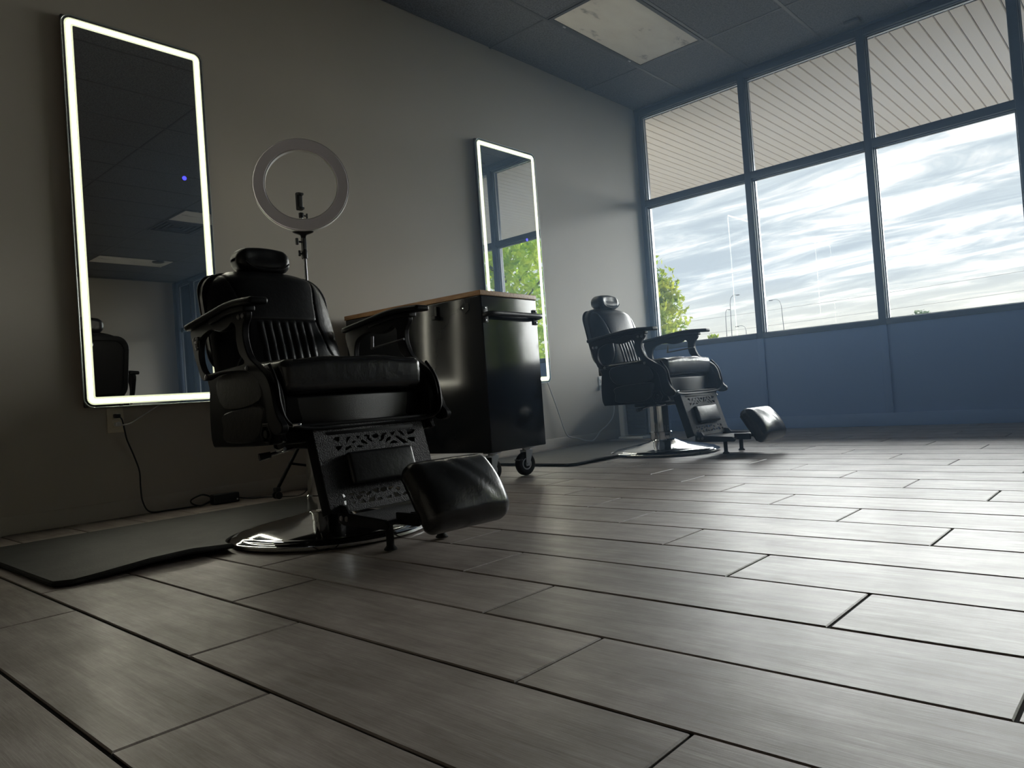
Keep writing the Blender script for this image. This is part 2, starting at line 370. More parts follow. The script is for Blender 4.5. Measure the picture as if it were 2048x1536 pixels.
for i in range(len(edges) - 1):
    a, b = edges[i][1], edges[i + 1][0]; w_ = structure('window_%d' % (i + 1), ((a + b)/2, 0, 0)); cx = (a + b)/2; hw = (b - a)/2
    def part(name, x0, x1, y0, y1, z0, z1, mat='frame_navy'): return MB().rbox(((x0 + x1)/2, (y0 + y1)/2, (z0 + z1)/2), (x1 - x0, y1 - y0, z1 - z0), .0025, 1).make(name, mat, w_)
    part('mullion', edges[i][0] - cx, edges[i][1] - cx, YB, YB + .12, SILL - .045, HEAD + .05)
    if i == len(edges) - 2: part('mullion', edges[i + 1][0] - cx, edges[i + 1][1] - cx, YB, YB + .12, SILL - .045, HEAD + .05)
    part('sill_rail', -hw, hw, YB - .004, YB + .12, SILL - .045, SILL)
    part('transom', -hw, hw, YB, YB + .12, T0, T1)
    part('head_rail', -hw, hw, YB, YB + .12, HEAD, HEAD + .05)
    for (z0, z1) in ((SILL, T0), (T1, HEAD)):
        for (d0, d1, th_, mt_) in ((.030, .052, .007, 'frame_navy'), (.058, .071, .014, 'aluminium')):     # stepped glazing stops all round the pane
            fr = MB(); y0, y1 = YB + d0, YB + d1
            fr.box(-hw, -hw + th_, y0, y1, z0, z1); fr.box(hw - th_, hw, y0, y1, z0, z1)
            fr.box(-hw + th_, hw - th_, y0, y1, z1 - th_, z1); fr.box(-hw + th_, hw - th_, y0, y1, z0, z0 + th_*.6)
            fr.make('glazing_bead', mt_, w_, smooth=0)
        g = MB().box(-hw, hw, GL - .002, GL + .002, z0, z1).make('pane', 'glass', w_, smooth=0)
# ---- ceiling: black lay-in grid, 2 x 4 ft panels
ce = MB().box(-.02, XR + .05, YF - .05, YB + .02, ZC + .03, ZC + .12).make('ceiling', 'ceiling_grid', smooth=0); tag(ce, kind='structure')
gx = [0.0] + [.545 + .605*k for k in range(17)]; gx = [x for x in gx if x < XR - .1] + [XR]
gy = [YF] + [5.235 - 1.2*k for k in range(8)][::-1] + [YB]; gy = [y for y in gy if y >= YF]
lights = [(1, 4.035), (9, 4.035), (14, 4.035)]
tcache = {}
def lit(i, j): return any(i == a and abs(gy[j] - y) < .05 for a, y in lights)
for i in range(len(gx) - 1):
    for j in range(len(gy) - 1):
        if gy[j + 1] - gy[j] < .05 or lit(i, j): continue
        wx, wy = gx[i + 1] - gx[i] - .003, gy[j + 1] - gy[j] - .003
        if i == 10 and abs(gy[j] - 4.035) < .05: wy = wy/2; yc = gy[j] + 1.2*.75; vent = (gx[i], gy[j])
        else: yc = (gy[j] + gy[j + 1])/2
        key = (round(wx, 3), round(wy, 3))
        if key not in tcache:
            b = MB(); x, y = wx/2, wy/2; e = .008
            b.add([(-x, -y, .010), (x, -y, .010), (x, y, .010), (-x, y, .010), (-x + e, -y + e, .010), (x - e, -y + e, .010), (x - e, y - e, .010), (-x + e, y - e, .010), (-x + e, -y + e, .002), (x - e, -y + e, .002), (x - e, y - e, .002), (-x + e, y - e, .002)],
                  [(0, 1, 5, 4), (1, 2, 6, 5), (2, 3, 7, 6), (3, 0, 4, 7), (4, 5, 9, 8), (5, 6, 10, 9), (6, 7, 11, 10), (7, 4, 8, 11), (8, 9, 10, 11)])
            me = bpy.data.meshes.new('panel'); me.from_pydata(b.v, [], b.f); me.materials.append(M['ceiling_tile']); tcache[key] = me
        o = bpy.data.objects.new('ceiling_panel', tcache[key]); COL.objects.link(o); o.parent = ce; o.location = ((gx[i] + gx[i + 1])/2, yc, ZC)
for x in gx[1:-1]: MB().rbox((x, (YB + YF)/2, ZC + .012), (.024, YB - YF, .026), .0015, 1).make('grid_bar', 'ceiling_grid', ce)
for y in gy[1:-1]: MB().rbox((XR/2, y, ZC + .0125), (XR, .023, .025), .0015, 1).make('grid_bar', 'ceiling_grid', ce)
# ---- covered walk outside: white ribbed soffit, ground
ZS, YE = 3.0, 9.0
so = MB().box(-3, 14, YB + .17, YE, ZS + .02, ZS + .3).make('soffit', 'asphalt', smooth=0); tag(so, kind='structure')
pm = MB(); x = .0472
pm.add([(-x, 0, .018), (-x + .003, 0, .003), (-x + .006, 0, 0), (x - .006, 0, 0), (x - .003, 0, .003), (x, 0, .018), (-x, 1, .018), (-x + .003, 1, .003), (-x + .006, 1, 0), (x - .006, 1, 0), (x - .003, 1, .003), (x, 1, .018)],
       [(k, k + 1, k + 7, k + 6) for k in range(5)] + [(0, 1, 2, 3, 4, 5), (11, 10, 9, 8, 7, 6)])
pme = bpy.data.meshes.new('soffit_plank'); pme.from_pydata(pm.v, [], pm.f); pme.materials.append(M['soffit_white'])
for k in range(170):
    o = bpy.data.objects.new('soffit_plank', pme); COL.objects.link(o); o.parent = so; o.location = (-2.964 + .1*k, YB + .17, ZS); o.scale = (1, YE - YB - .17, 1)
tag(MB().box(-3, 14, YE, YE + .12, ZS - .01, ZS + .7).make('fascia_trim', 'soffit_white', smooth=0), kind='structure')
tag(MB().box(-160, 160, YB + .17, 220, -.35, -.15).make('ground', 'asphalt', smooth=0), kind='structure')
tag(MB().box(-6, 20, YB + .17, YE + .3, -.15, -.02).make('sidewalk', 'concrete', smooth=0), kind='structure')

# ---- added bluish volume by the windows, standing in for the camera's veiling glare
m = bpy.data.materials.new('lens_glare_volume'); t = nt(m); M['glare_veil'] = m
vsx = N(t, 'ShaderNodeVolumeScatter'); vsx.inputs['Color'].default_value = (.47, .69, 1.0, 1); vsx.inputs['Density'].default_value = GLARE; vsx.inputs['Anisotropy'].default_value = .0
vab = N(t, 'ShaderNodeVolumeAbsorption'); vab.inputs['Color'].default_value = (.47, .69, 1.0, 1); vab.inputs['Density'].default_value = GLARE
vadd = N(t, 'ShaderNodeAddShader'); L(t, vsx.outputs[0], vadd.inputs[0]); L(t, vab.outputs[0], vadd.inputs[1])
L(t, vadd.outputs[0], N(t, 'ShaderNodeOutputMaterial').inputs['Volume'])
tag(MB().box(.05, 3.9, 2.5, YB - .012, .0008, ZC - .03).make('glare_veil', 'glare_veil', smooth=0), kind='stuff', label='added bluish volume near the windows, standing in for lens glare', cat='glare_veil')

# ================================================================== CEILING FITTINGS
def ceiling_light(i, y, label, grp=None):
    x0 = gx[i]; e = empty('ceiling_light', (x0 + .3025, y + .6, ZC), label=label, cat='ceiling light', group=grp)
    f = MB(); ox, oy, iw, il = .288, .586, .262, .560
    f.box(-ox, ox, -oy, -il, -.004, .016); f.box(-ox, ox, il, oy, -.004, .016); f.box(-ox, -iw, -il, il, -.004, .016); f.box(iw, ox, -il, il, -.004, .016)
    f.make('frame', 'ceiling_grid', e, smooth=0)
    MB().rbox((0, 0, .004), (iw*2, il*2, .008), .002, 1, n=(6, 10, 1), fn=lambda x, y, z: (x, y, z - .006*(1 - (x/iw)**2)*(1 - (y/il)**2))).make('diffuser', 'diffuser', e)
    for s in (-1, 1): MB().rbox((-ox + .012, s*.42, -.006), (.012, .03, .006), .002, 1).make('latch', 'aluminium', e)
    return e
ceiling_light(1, 4.035, 'unlit ceiling light panel with a yellowed diffuser, nearest the window corner')
ceiling_light(9, 4.035, 'unlit ceiling light panel beside the square vent, seen in the tall near mirror')
ceiling_light(14, 4.035, 'unlit ceiling light panel by the far right wall, seen low in the near mirror')
e = empty('ceiling_vent', (gx[10] + .3025, 4.035 + .3, ZC), label='dark square louvred ceiling vent beside a light panel', cat='vent')
MB().box(-.29, .29, -.29, .29, .012, .02).make('backing', 'black_plastic', e, smooth=0)
for k in range(4):
    a, b = .28 - .065*k, .255 - .065*k; m = MB()
    m.box(-a, a, -a, -b, -.004 + .002*k, .012); m.box(-a, a, b, a, -.004 + .002*k, .012); m.box(-a, -b, -b, b, -.004 + .002*k, .012); m.box(b, a, -b, b, -.004 + .002*k, .012)
    m.make('louvre', 'ceiling_grid', e, smooth=0)
e = MB().lathe([(.001, .012), (.085, .012), (.095, .004), (.09, -.012), (.06, -.022), (.001, -.024)], 32).make('ceiling_speaker', 'ceiling_grid', loc=(8.55, 4.98, ZC)); tag(e, 'dark round ceiling disc near the far light panel', 'speaker')
e = MB().rbox((0, 0, -.006), (.105, .07, .014), .003, 2).make('ceiling_bracket', 'ceiling_grid', loc=(2.018, 5.865, ZC)); tag(e, 'small dark rectangular bracket on the ceiling by the window head', 'bracket')
MB().box(-.05, .05, -.031, -.026, -.0145, -.012).make('slot', 'black_plastic', e, smooth=0)

# ================================================================== LED MIRRORS
def led_mirror(y0, y1, z0, z1, dot, label):
    e = empty('led_mirror', (0, (y0 + y1)/2, z0), label=label, cat='mirror', group='lit mirrors on the grey wall')
    w, h = y1 - y0, z1 - z0; D = .036
    def ring(o, i, x0, th, nm, mat):
        b = MB(); b.add(*plate(o, [i] if i else [], th, .0008), mtx=T((x0, 0, 0)) @ YZ); return b.make(nm, mat, e, smooth=30)
    MB().rbox((.0185, 0, h/2), (.020, w - .009, h - .009), .004, 1).make('backing', 'gunmetal', e)
    ring(rrect(-w/2, w/2, 0, h, .045), rrect(-w/2 + .004, w/2 - .004, .004, h - .004, .041), D - .004, .009, 'edge', 'mirror_edge')
    a = .015; b_ = .049; c1, c2 = .023, .040
    ring(rrect(-w/2 + .004, w/2 - .004, .004, h - .004, .041), rrect(-w/2 + a, w/2 - a, a, h - a, .030), D - .004, .007, 'rim', 'mirror_glass')
    R4 = lambda q, r: rrect(-w/2 + q, w/2 - q, q, h - q, r)
    ring(R4(a, .030), R4(c1, .024), D - .004, .007, 'frosted_edge', 'led_fringe')
    ring(R4(c1, .024), R4(c2, .012), D - .004, .007, 'light_strip', 'led_strip')
    ring(R4(c2, .012), R4(b_, .006), D - .004, .007, 'frosted_edge', 'led_fringe')
    ring(rrect(-w/2 + b_, w/2 - b_, b_, h - b_, .006), None, D - .004, .007, 'glass', 'mirror_glass')
    d = MB(); d.lathe([(.0105, 0), (.0105, .001)], 20, T((D + .0004, dot[0] - (y0 + y1)/2, dot[1] - z0)) @ Matrix.Rotation(PI/2, 4, 'Y')); d.make('touch_button', 'touch_dot', e)
    for s in (-1, 1): MB().box(.0, .01, s*.2 - .03, s*.2 + .03, h*.8, h*.8 + .05).make('wall_bracket', 'gunmetal', e, smooth=0)
    return e
led_mirror(1.124, 1.776, .513, 2.318, (1.644, 1.645), 'tall lit mirror nearest the viewer, behind the near barber chair')
led_mirror(3.768, 4.428, .517, 2.315, (4.261, 1.622), 'tall lit mirror beyond the tool cart, reflecting window and tree')

# ================================================================== BARBER CHAIRS (local frame: x forward, y to the sitter's left)
def xf(z): return float(np.interp(z, [.58, .68, .83, .90, .98], [-.200, -.225, -.275, -.302, -.338]))       # front of the back cushion
def backrest_mesh():
    nu, nv = 150, 96; z0, z1 = .585, .982
    us = np.sin(np.linspace(-1, 1, nu)*PI/2*.98)/math.sin(PI/2*.98); vsq = np.sin(np.linspace(0, 1, nv)*PI/2)
    F = []; B = []
    for v in vsq:
        z = z0 + (z1 - z0)*v
        hw = .258 - .018*v
        tt = max(0.0, (v - .60)/.40); hw *= max(0.0, 1 - tt**3.4)**(1/2.6)*.9 + .1*(1 - tt**8)
        endv = math.sqrt(max(0.0, 1 - max(0.0, (v - .86)/.14)**2))
        for u in us:
            y = u*hw; ay = abs(y)
            th = .092*(1 - abs(u)**3.6)**.55*endv if abs(u) < 1 else 0.0
            zz = z
            ys = float(np.interp(z, [.58, .66, .76, .85, .95, 1], [.215, .165, .140, .150, .176, .19]))
            th -= .0055*math.exp(-((ay - ys)/.0035)**2)*(1 if z < .96 else max(0, (.985 - z)/.025))
            if ay > ys: th -= .010*min(1, (ay - ys)/.03)*math.exp(-((ay - ys)/.09)**2)*.6 - .006*math.exp(-((ay - ys - .03)/.025)**2)
            if ay < ys: th -= .0055*math.exp(-((z - .775)/.0035)**2)
            if z < .772 and ay < ys:
                inn = min(1, (.772 - z)/.012)*min(1, max(0, (.112 - ay))/.006)
                th += inn*(.010*abs(math.cos(PI*y/.032))**.55 - .006)
            elif ay < ys: th += .006*math.sin(PI*min(1, (z - .775)/.2))*(1 - (ay/ys)**2)
            xb = xf(z) - .094
            F.append((xb + max(th, 0.0), y, zz)); B.append((xb - .004, y*.985, zz))
    f = []; n = nu*nv
    for j in range(nv - 1):
        for i in range(nu - 1):
            q = j*nu + i; f.append((q, q + 1, q + nu + 1, q + nu)); f.append((n + q, n + q + nu, n + q + nu + 1, n + q + 1))
    for j in range(nv - 1):
        a, b = j*nu, (j + 1)*nu; f += [(a, b, n + b, n + a), (a + nu - 1, n + a + nu - 1, n + b + nu - 1, b + nu - 1)]
    f += [(i, n + i, n + i + 1, i + 1) for i in range(nu - 1)]
    return F + B, f
HOLES = [[(-0.1421,0.0398),(-0.1327,0.0335),(-0.1175,0.0341),(-0.124,0.0496)],[(-0.1404,0.0631),(-0.1129,0.0642),(-0.1336,0.0789)],[(-0.0937,0.0391),(-0.085,0.0363),(-0.0754,0.0373),(-0.0906,0.0485),(-0.099,0.0567)],[(-0.0591,0.0361),(-0.0422,0.0368),(-0.0527,0.0477)],
[(-0.0808,0.0549),(-0.0698,0.0515),(-0.0629,0.0549),(-0.0742,0.0592)],[(-0.0463,0.0529),(-0.0376,0.051),(-0.0277,0.0585),(-0.0221,0.0664),(-0.0319,0.0654),(-0.0423,0.0598)],[(-0.1086,0.079),(-0.1027,0.0689),(-0.0818,0.0648),(-0.0861,0.0725),(-0.0975,0.0776)],[(-0.064,0.0712),(-0.0546,0.0667),(-0.0391,0.072),(-0.0471,0.0748),(-0.0609,0.0743)],
[(-0.0291,0.0371),(-0.0183,0.0353),(-0.0092,0.039),(-0.0124,0.0489),(0.0025,0.0606),(-0.0078,0.0605),(-0.0175,0.0521),(-0.0186,0.0427),(-0.028,0.04)],[(0.002,0.0428),(0.0069,0.0373),(0.0165,0.0367),(0.0251,0.0394),(0.026,0.0448),(0.0221,0.0485),(0.0123,0.0494),(0.0037,0.0471)],
[(0.0362,0.0442),(0.0464,0.0357),(0.0602,0.036),(0.059,0.0397),(0.0514,0.04),(0.0428,0.0562),(0.0332,0.0628),(0.0213,0.0606),(0.0323,0.0561)],[(0.0713,0.0351),(0.0943,0.0347),(0.0823,0.0476)],[(0.0467,0.0669),(0.0575,0.0538),(0.0672,0.0506),(0.0726,0.0524),(0.0671,0.0605),(0.0538,0.0648)],
[(0.0625,0.0742),(0.0702,0.0674),(0.0798,0.0646),(0.0897,0.0675),(0.0942,0.0737),(0.0788,0.074)],[(0.1055,0.0344),(0.1147,0.0333),(0.1239,0.039),(0.1267,0.047),(0.1262,0.0547),(0.117,0.0461)],[(0.0909,0.0513),(0.1,0.0503),(0.1176,0.0635),(0.1353,0.0769),(0.1192,0.0781),(0.1086,0.0703)],
[(0.1424,0.0309),(0.1771,0.0359),(0.1667,0.0458),(0.1434,0.0505)],[(0.1359,0.0624),(0.1479,0.0603),(0.1701,0.0618),(0.1622,0.0777),(0.1481,0.0724)],
[(-0.1541,0.2131),(-0.1463,0.2128),(-0.1424,0.2204),(-0.1514,0.2246)],[(-0.1537,0.2347),(-0.1433,0.2336),(-0.1444,0.2473),(-0.1532,0.2459)],[(-0.1313,0.2144),(-0.1111,0.2153),(-0.1147,0.2219),(-0.1282,0.2198)],[(-0.1304,0.2293),(-0.122,0.225),(-0.1194,0.2317)],[(-0.1268,0.2432),(-0.1151,0.2408),(-0.1164,0.2476),(-0.1217,0.2496)],
[(-0.0971,0.216),(-0.0708,0.2142),(-0.0794,0.2208),(-0.0951,0.2199)],[(-0.11,0.2268),(-0.089,0.2258),(-0.0847,0.23),(-0.1036,0.237)],[(-0.1023,0.2506),(-0.0857,0.2384),(-0.0784,0.2509)],[(-0.07,0.2244),(-0.059,0.2182),(-0.0506,0.2223),(-0.0696,0.2309)],[(-0.0709,0.25),(-0.061,0.2394),(-0.0411,0.2338),(-0.0477,0.2515)],
[(-0.0505,0.2144),(-0.0232,0.2119),(-0.026,0.2282)],[(-0.0178,0.2185),(-0.0109,0.2129),(-0.0006,0.2122),(0.0079,0.2149),(0.0076,0.2208),(-0.0002,0.2262),(-0.0119,0.2259)],[(-0.0347,0.242),(-0.0208,0.2428),(-0.0157,0.2501),(-0.0351,0.2507)],[(0.0143,0.2136),(0.0401,0.2136),(0.0172,0.2251)],[(-0.0004,0.2496),(0.0078,0.2428),(0.0188,0.2408),(0.0181,0.2503)],
[(0.0405,0.2226),(0.0507,0.2182),(0.0597,0.2225),(0.0557,0.2316),(0.0482,0.2305)],[(0.0304,0.2345),(0.0458,0.2375),(0.0559,0.2487),(0.0311,0.2501)],[(0.062,0.2489),(0.0737,0.238),(0.0853,0.248)],[(0.097,0.214),(0.119,0.216),(0.107,0.224)],[(0.09,0.236),(0.11,0.233),(0.123,0.249),(0.099,0.251)],[(0.132,0.214),(0.152,0.219),(0.146,0.232),(0.13,0.226)],[(0.138,0.24),(0.156,0.237),(0.158,0.25),(0.141,0.252)]]
def make_chair(label):
    e = empty('barber_chair', label=label, cat='chair', group='black barber chairs')
    # --- chrome foot: stepped disc, shallow dome, column
    MB().lathe([(.001, .002), (.325, .002), (.335, .008), (.336, .016), (.331, .021), (.320, .023), (.316, .027), (.309, .031), (.298, .032), (.292, .034), (.255, .043), (.18, .057), (.11, .072), (.076, .084), (.074, .089), (.001, .089)], 96, T((-.015, 0, 0))).make('base', 'chrome', e)
    MB().lathe([(.070, .086), (.070, .135), (.066, .138), (.064, .300), (.070, .304), (.070, .330), (.001, .330)], 48, T((-.038, 0, 0))).make('pedestal', 'chrome', e)
    MB().rbox((-.03, 0, .318), (.24, .24, .03), .006, 2).make('swivel_plate', 'black_metal', e)
    # --- body: a tray with closed sides
    b = MB(); b.rbox((-.02, 0, .355), (.42, .56, .05), .012, 2); b.rbox((-.255, 0, .445), (.03, .565, .21), .008, 2); b.rbox((0, 0, .435), (.36, .53, .10), .02, 2); b.make('seat_box', 'black_enamel', e)
    side = [(-.245, .572), (.06, .581), (.115, .572), (.185, .535), (.215, .49), (.225, .43), (.212, .365), (.185, .334), (-.20, .327), (-.262, .338), (-.272, .42), (-.262, .52)]
    for s in (-1, 1):
        b = MB(); b.add(*plate(catmull(side, 5), thick=.020, bevel=.004), mtx=T((0, s*.286, 0)) @ XZ); b.make('side_panel', 'black_enamel', e)
        p1 = [(-.185, .560), (.055, .572), (.108, .540), (.108, .466), (-.145, .452)]; p2 = [(-.150, .440), (.108, .455), (.115, .40), (.06, .345), (-.150, .342), (-.165, .39)]
        for q in (p1, p2):
            c = np.mean(q, 0); b = MB(); b.rbox((c[0], s*.292, c[1]), (.2, .018, .1), .007, 3)
            b = MB(); b.add(*plate(catmull([tuple(c + (np.array(k) - c)*1.0) for k in q for _ in (0,)], 4), thick=.016, bevel=.006), mtx=T((0, s*.293, 0)) @ XZ); b.make('side_pad', 'leather', e)
        b = MB(); b.add(*plate([(.145 + .038*math.cos(R(60*k)), .366 + .038*math.sin(R(60*k))) for k in range(6)], [[(.145 + .026*math.cos(R(60*k)), .366 + .026*math.sin(R(60*k))) for k in range(6)]], .014, .002), mtx=T((0, s*.300, 0)) @ XZ)
        b.cyl((.145, s*.294, .366), (.145, s*.308, .366), .012, seg=12); b.make('pivot_housing', 'black_metal', e)
    # --- cast side frames that carry the arms
    outer = [(-.318, .738), (-.20, .753), (-.10, .762), (0, .770), (.085, .764), (.100, .745), (.096, .728), (.076, .705), (.071, .675), (.080, .640), (.102, .606), (.145, .578), (.200, .543), (.226, .505), (.238, .455), (.256, .415), (.280, .390), (.270, .368), (.225, .366), (.196, .395), (.184, .450), (.168, .505), (.115, .548), (.05, .566), (-.05, .570), (-.15, .566), (-.245, .556), (-.282, .605), (-.306, .660)]
    hole = [(-.248, .690), (-.200, .712), (-.150, .717), (-.087, .705), (-.030, .711), (.000, .723), (.022, .708), (.022, .665), (.036, .622), (.066, .590), (-.03, .583), (-.14, .578), (-.225, .580), (-.262, .632)]
    for s in (-1, 1):
        b = MB(); b.add(*plate(catmull(outer, 4), [catmull(hole, 4)], .022, .003), mtx=T((0, s*.312, 0)) @ XZ); f = b.make('arm_frame', 'black_metal', e)
        m = MB()
        for (x, z) in ((.055, .735), (.082, .735), (.088, .572), (-.288, .70), (-.262, .70), (-.21, .566)): m.lathe([(.0085, 0), (.0085, .004), (.005, .007), (.001, .0075)], 12, T((x, s*.322, z)) @ Matrix.Rotation(-s*PI/2, 4, 'X'))
        tag(m.make('bolts', 'gunmetal', f), kind='stuff')
        # arm pad: rises from the back, level at the front
        def bend(x, y, z): return (x, y, z + float(np.interp(x, [-.33, -.02, .05, .18], [-.033, 0, .002, -.006])))
        MB().rbox((-.075, s*.314, .777), (.50, .062, .022), .009, 3, n=(14, 2, 1), fn=bend).make('armrest', 'black_enamel', e)
        MB().rbox((-.02, s*.314, .758), (.26, .040, .020), .006, 2, n=(8, 1, 1), fn=bend).make('armrest_bracket', 'black_metal', e)
    MB().tube([(-.137, .296, .653), (-.10, .296, .655), (.074, .296, .668)], .0045, 8).cyl((-.131, .296, .653), (-.126, .296, .70), .006).make('link_bar', 'gunmetal', e)
    # --- upholstery
    wr = lambda x, y, z: (x, y, z + (.008*(1 - (y/.26)**2) if z > .56 else 0) - (.003*math.sin(y*31 + x*9) if z > .57 else 0))
    sc = MB().rbox((-.02, 0, .536), (.452, .540, .112), .030, 4, n=(10, 12, 2), fn=wr).make('seat_cushion', 'leather_worn', e)
    pts = catmull([(.206, -.232, .585), (.210, 0, .594), (.206, .232, .585)], 8, False)
    MB().tube(pts, .0028, 6).make('piping', 'leather', sc)
    v, f = backrest_mesh(); finish('back_cushion', v, f, 'leather', e, smooth=50)
    b = MB(); sh = rrect(-.254, .254, .575, .962, .10, 8)
    def shear(v): return [(p[0] + float(np.interp(p[2], [.5, .60, .73, .97], [-.318, -.323, -.352, -.405])), p[1], p[2]) for p in v]
    v, f = plate(sh, thick=.036, bevel=.006); v = [tuple(YZ @ Vector(p)) for p in v]
    b.add(shear(v), f); b.make('back_shell', 'black_metal', e)
    b = MB(); v, f = plate(rrect(-.255, .255, .58, .96, .08, 8), [rrect(-.225, .225, .61, .93, .06, 8)], .01, .003); b.add([(p[0] - .022, p[1], p[2]) for p in shear([tuple(YZ @ Vector(p)) for p in v])], f); b.make('back_shell_trim', 'black_enamel', e)
    b = MB(); b.rbox((-.30, 0, .565), (.04, .40, .05), .01, 2)
    for s in (-1, 1): b.rbox((-.305, s*.225, .585), (.05, .022, .13), .008, 2)
    b.make('recline_bracket', 'black_metal', e)
    # headrest: rounded block with a scooped face and a fat lower lip, on two steel bars
    def scoop(x, y, z):
        u, k = (y/.107), (z - 1.020)/.046
        q = math.exp(-(u/.72)**4)*math.exp(-((k - .35)/.75)**2)
        return (x - .015*max(0, (x + .40)/.045)*q - .010*u*u, y, z - .010*u*u*(1 if k > 0 else -.3))
    hr = MB().rbox((-.402, 0, 1.020), (.106, .218, .096), .037, 5, n=(3, 14, 8), fn=scoop).make('headrest', 'leather', e)
    MB().tube(catmull([(-.354, -.088, 1.006), (-.350, -.06, .985), (-.348, 0, .978), (-.350, .06, .985), (-.354, .088, 1.006)], 6, False), .0035, 6).make('piping', 'leather', hr)
    for s in (-1, 1): MB().cyl((-.405, s*.05, .90), (-.405, s*.05, 1.0), .007).make('headrest_post', 'chrome', e)
    # --- front: bowed apron, U-shaped lip
    def bow(x, y, z):
        k = max(0, (.470 - z)/.085); y2 = y*(1 - .10*k*k)
        return (x + .030*(1 - min(1, abs(y)/.16)**2) - (.022*max(0, abs(y) - .16)/.08), y2, z - .012*k*(1 - (y/.25)**2))
    MB().rbox((.188, 0, .430), (.012, .50, .082), .004, 2, n=(1, 26, 6), fn=bow).make('apron', 'textured_black', e)
    rim = catmull([(.186, -.300, .575), (.226, -.302, .520), (.240, -.302, .455), (.252, -.292, .405), (.256, -.255, .380), (.246, -.15, .371), (.240, 0, .368), (.246, .15, .371), (.252, .25, .380), (.258, .290, .405), (.250, .302, .455), (.232, .302, .520), (.186, .300, .575)], 6, False)
    MB().tube(rim, .0055, 8).make('front_lip', 'black_enamel', e)
    b = MB(); b.rbox((.214, 0, .382), (.05, .50, .014), .005, 2); b.make('front_shelf', 'black_metal', e)
    # --- leg plate (hammered, pierced), its pad, folded edges
    th = math.atan2(.076, .250); PLM = T((.24, 0, .372)) @ Matrix.Rotation(-th, 4, 'Y')       # local: y across, -z down the plate
    def pl(v): return [PLM @ Vector((p[2], p[0], -p[1])) for p in v]
    v, f = plate(rrect(-.205, .215, -.005, .270, .022, 4), HOLES, .005, .0008); b = MB(); b.add(pl(v), f); lp = b.make('leg_plate', 'hammered', e, smooth=25)
    for s in (-1, 1):
        yc = .005 + s*.206
        b = MB(); b.rbox((-.026, yc, -.133), (.052, .006, .262), .0025, 1, mtx=PLM); b.make('plate_edge', 'black_metal', lp)
    MB().rbox((.012, .008, -.142), (.026, .252, .106), .012, 4, n=(1, 8, 5), fn=lambda x, y, z: (x + (.006*(1 - ((y - .008)/.13)**2)*(1 - ((z + .142)/.055)**2) if x > .012 else 0), y, z), mtx=PLM).make('leg_pad', 'leather', e)
    MB().rbox((.20, .005, .345), (.10, .34, .03), .006, 1).rbox((-.040, .005, -.055), (.006, .395, .105), .002, 1, mtx=PLM).make('plate_hinge', 'black_metal', e)
    # --- foot platform
    th2 = MB(); th2.rbox((.428, 0, .098), (.240, .335, .014), .005, 2); fp = th2.make('foot_platform', 'hammered', e)
    for s in (-1, 1):
        b = MB(); b.add(*plate([(.300, .072), (.33, .064), (.55, .066), (.558, .076), (.54, .094), (.36, .102), (.345, .122), (.305, .126)], thick=.010, bevel=.002), mtx=T((0, s*.168, .014)) @ XZ); b.make('platform_edge', 'black_metal', fp)
        m = MB()
        for x in (.325, .352): m.lathe([(.008, 0), (.008, .003), (.004, .005), (.001, .005)], 12, T((x, s*.174, .100)) @ Matrix.Rotation(-s*PI/2, 4, 'X'))
        tag(m.make('bolts', 'gunmetal', fp), kind='stuff')
        MB().lathe([(.001, .0), (.019, .0), (.020, .003), (.0115, .013), (.0115, .090), (.001, .090)], 20, T((.455, s*.098, .004))).make('foot', 'black_rubber', e)
    # --- calf cushion: rounded slab hanging tilted off the front edge of the platform
    ctr, ang = (.660, 0, .174), R(33)
    CM = T(ctr) @ Matrix.Rotation(-ang, 4, 'Y')
    def puff(x, y, z):
        u, k = y/.152, z/.106
        if x > 0: x += .016*(1 - u*u)*(1 - k*k) + .0025*math.sin(u*5 + k*3)*(1 - u*u)*(1 - k*k) - .006*math.exp(-((u - .35 + k*.6)/.12)**2)*(1 - k*k)*(1 - u*u)
        return (x - .016*k*k, y*(1 - .05*max(0, k)), z)
    MB().rbox((0, 0, 0), (.078, .304, .212), .034, 4, n=(2, 18, 12), fn=puff, mtx=CM).make('calf_cushion', 'leather_worn', e)
    b = MB(); b.rbox((-.042, 0, 0), (.012, .27, .17), .004, 2, mtx=CM); b.rbox((.585, 0, .108), (.10, .16, .016), .004, 2)
    for s in (-1, 1): b.rbox((.578, s*.12, .105), (.10, .012, .035), .004, 2)
    b.make('cushion_backing', 'black_metal', e)
    # --- pump lever and recline crank
    l = MB().cyl((-.02, -.07, .315), (-.045, -.215, .290), .006).make('pump_lever', 'chrome', e)
    MB().cyl((-.042, -.200, .292), (-.050, -.236, .287), .011, .013).make('lever_grip', 'black_plastic', l)
    MB().rbox((.255, -.268, .388), (.03, .03, .012), .004, 2).make('rim_bolt', 'chrome', e)
    MB().tube(catmull([(.10, -.255, .345), (.12, -.262, .318), (.15, -.265, .312), (.18, -.265, .318)], 5, False), .006, 8).make('recline_lever', 'chrome', e)
    return e
chair = make_chair('black leather barber chair nearest the viewer, in front of the tall lit mirror')
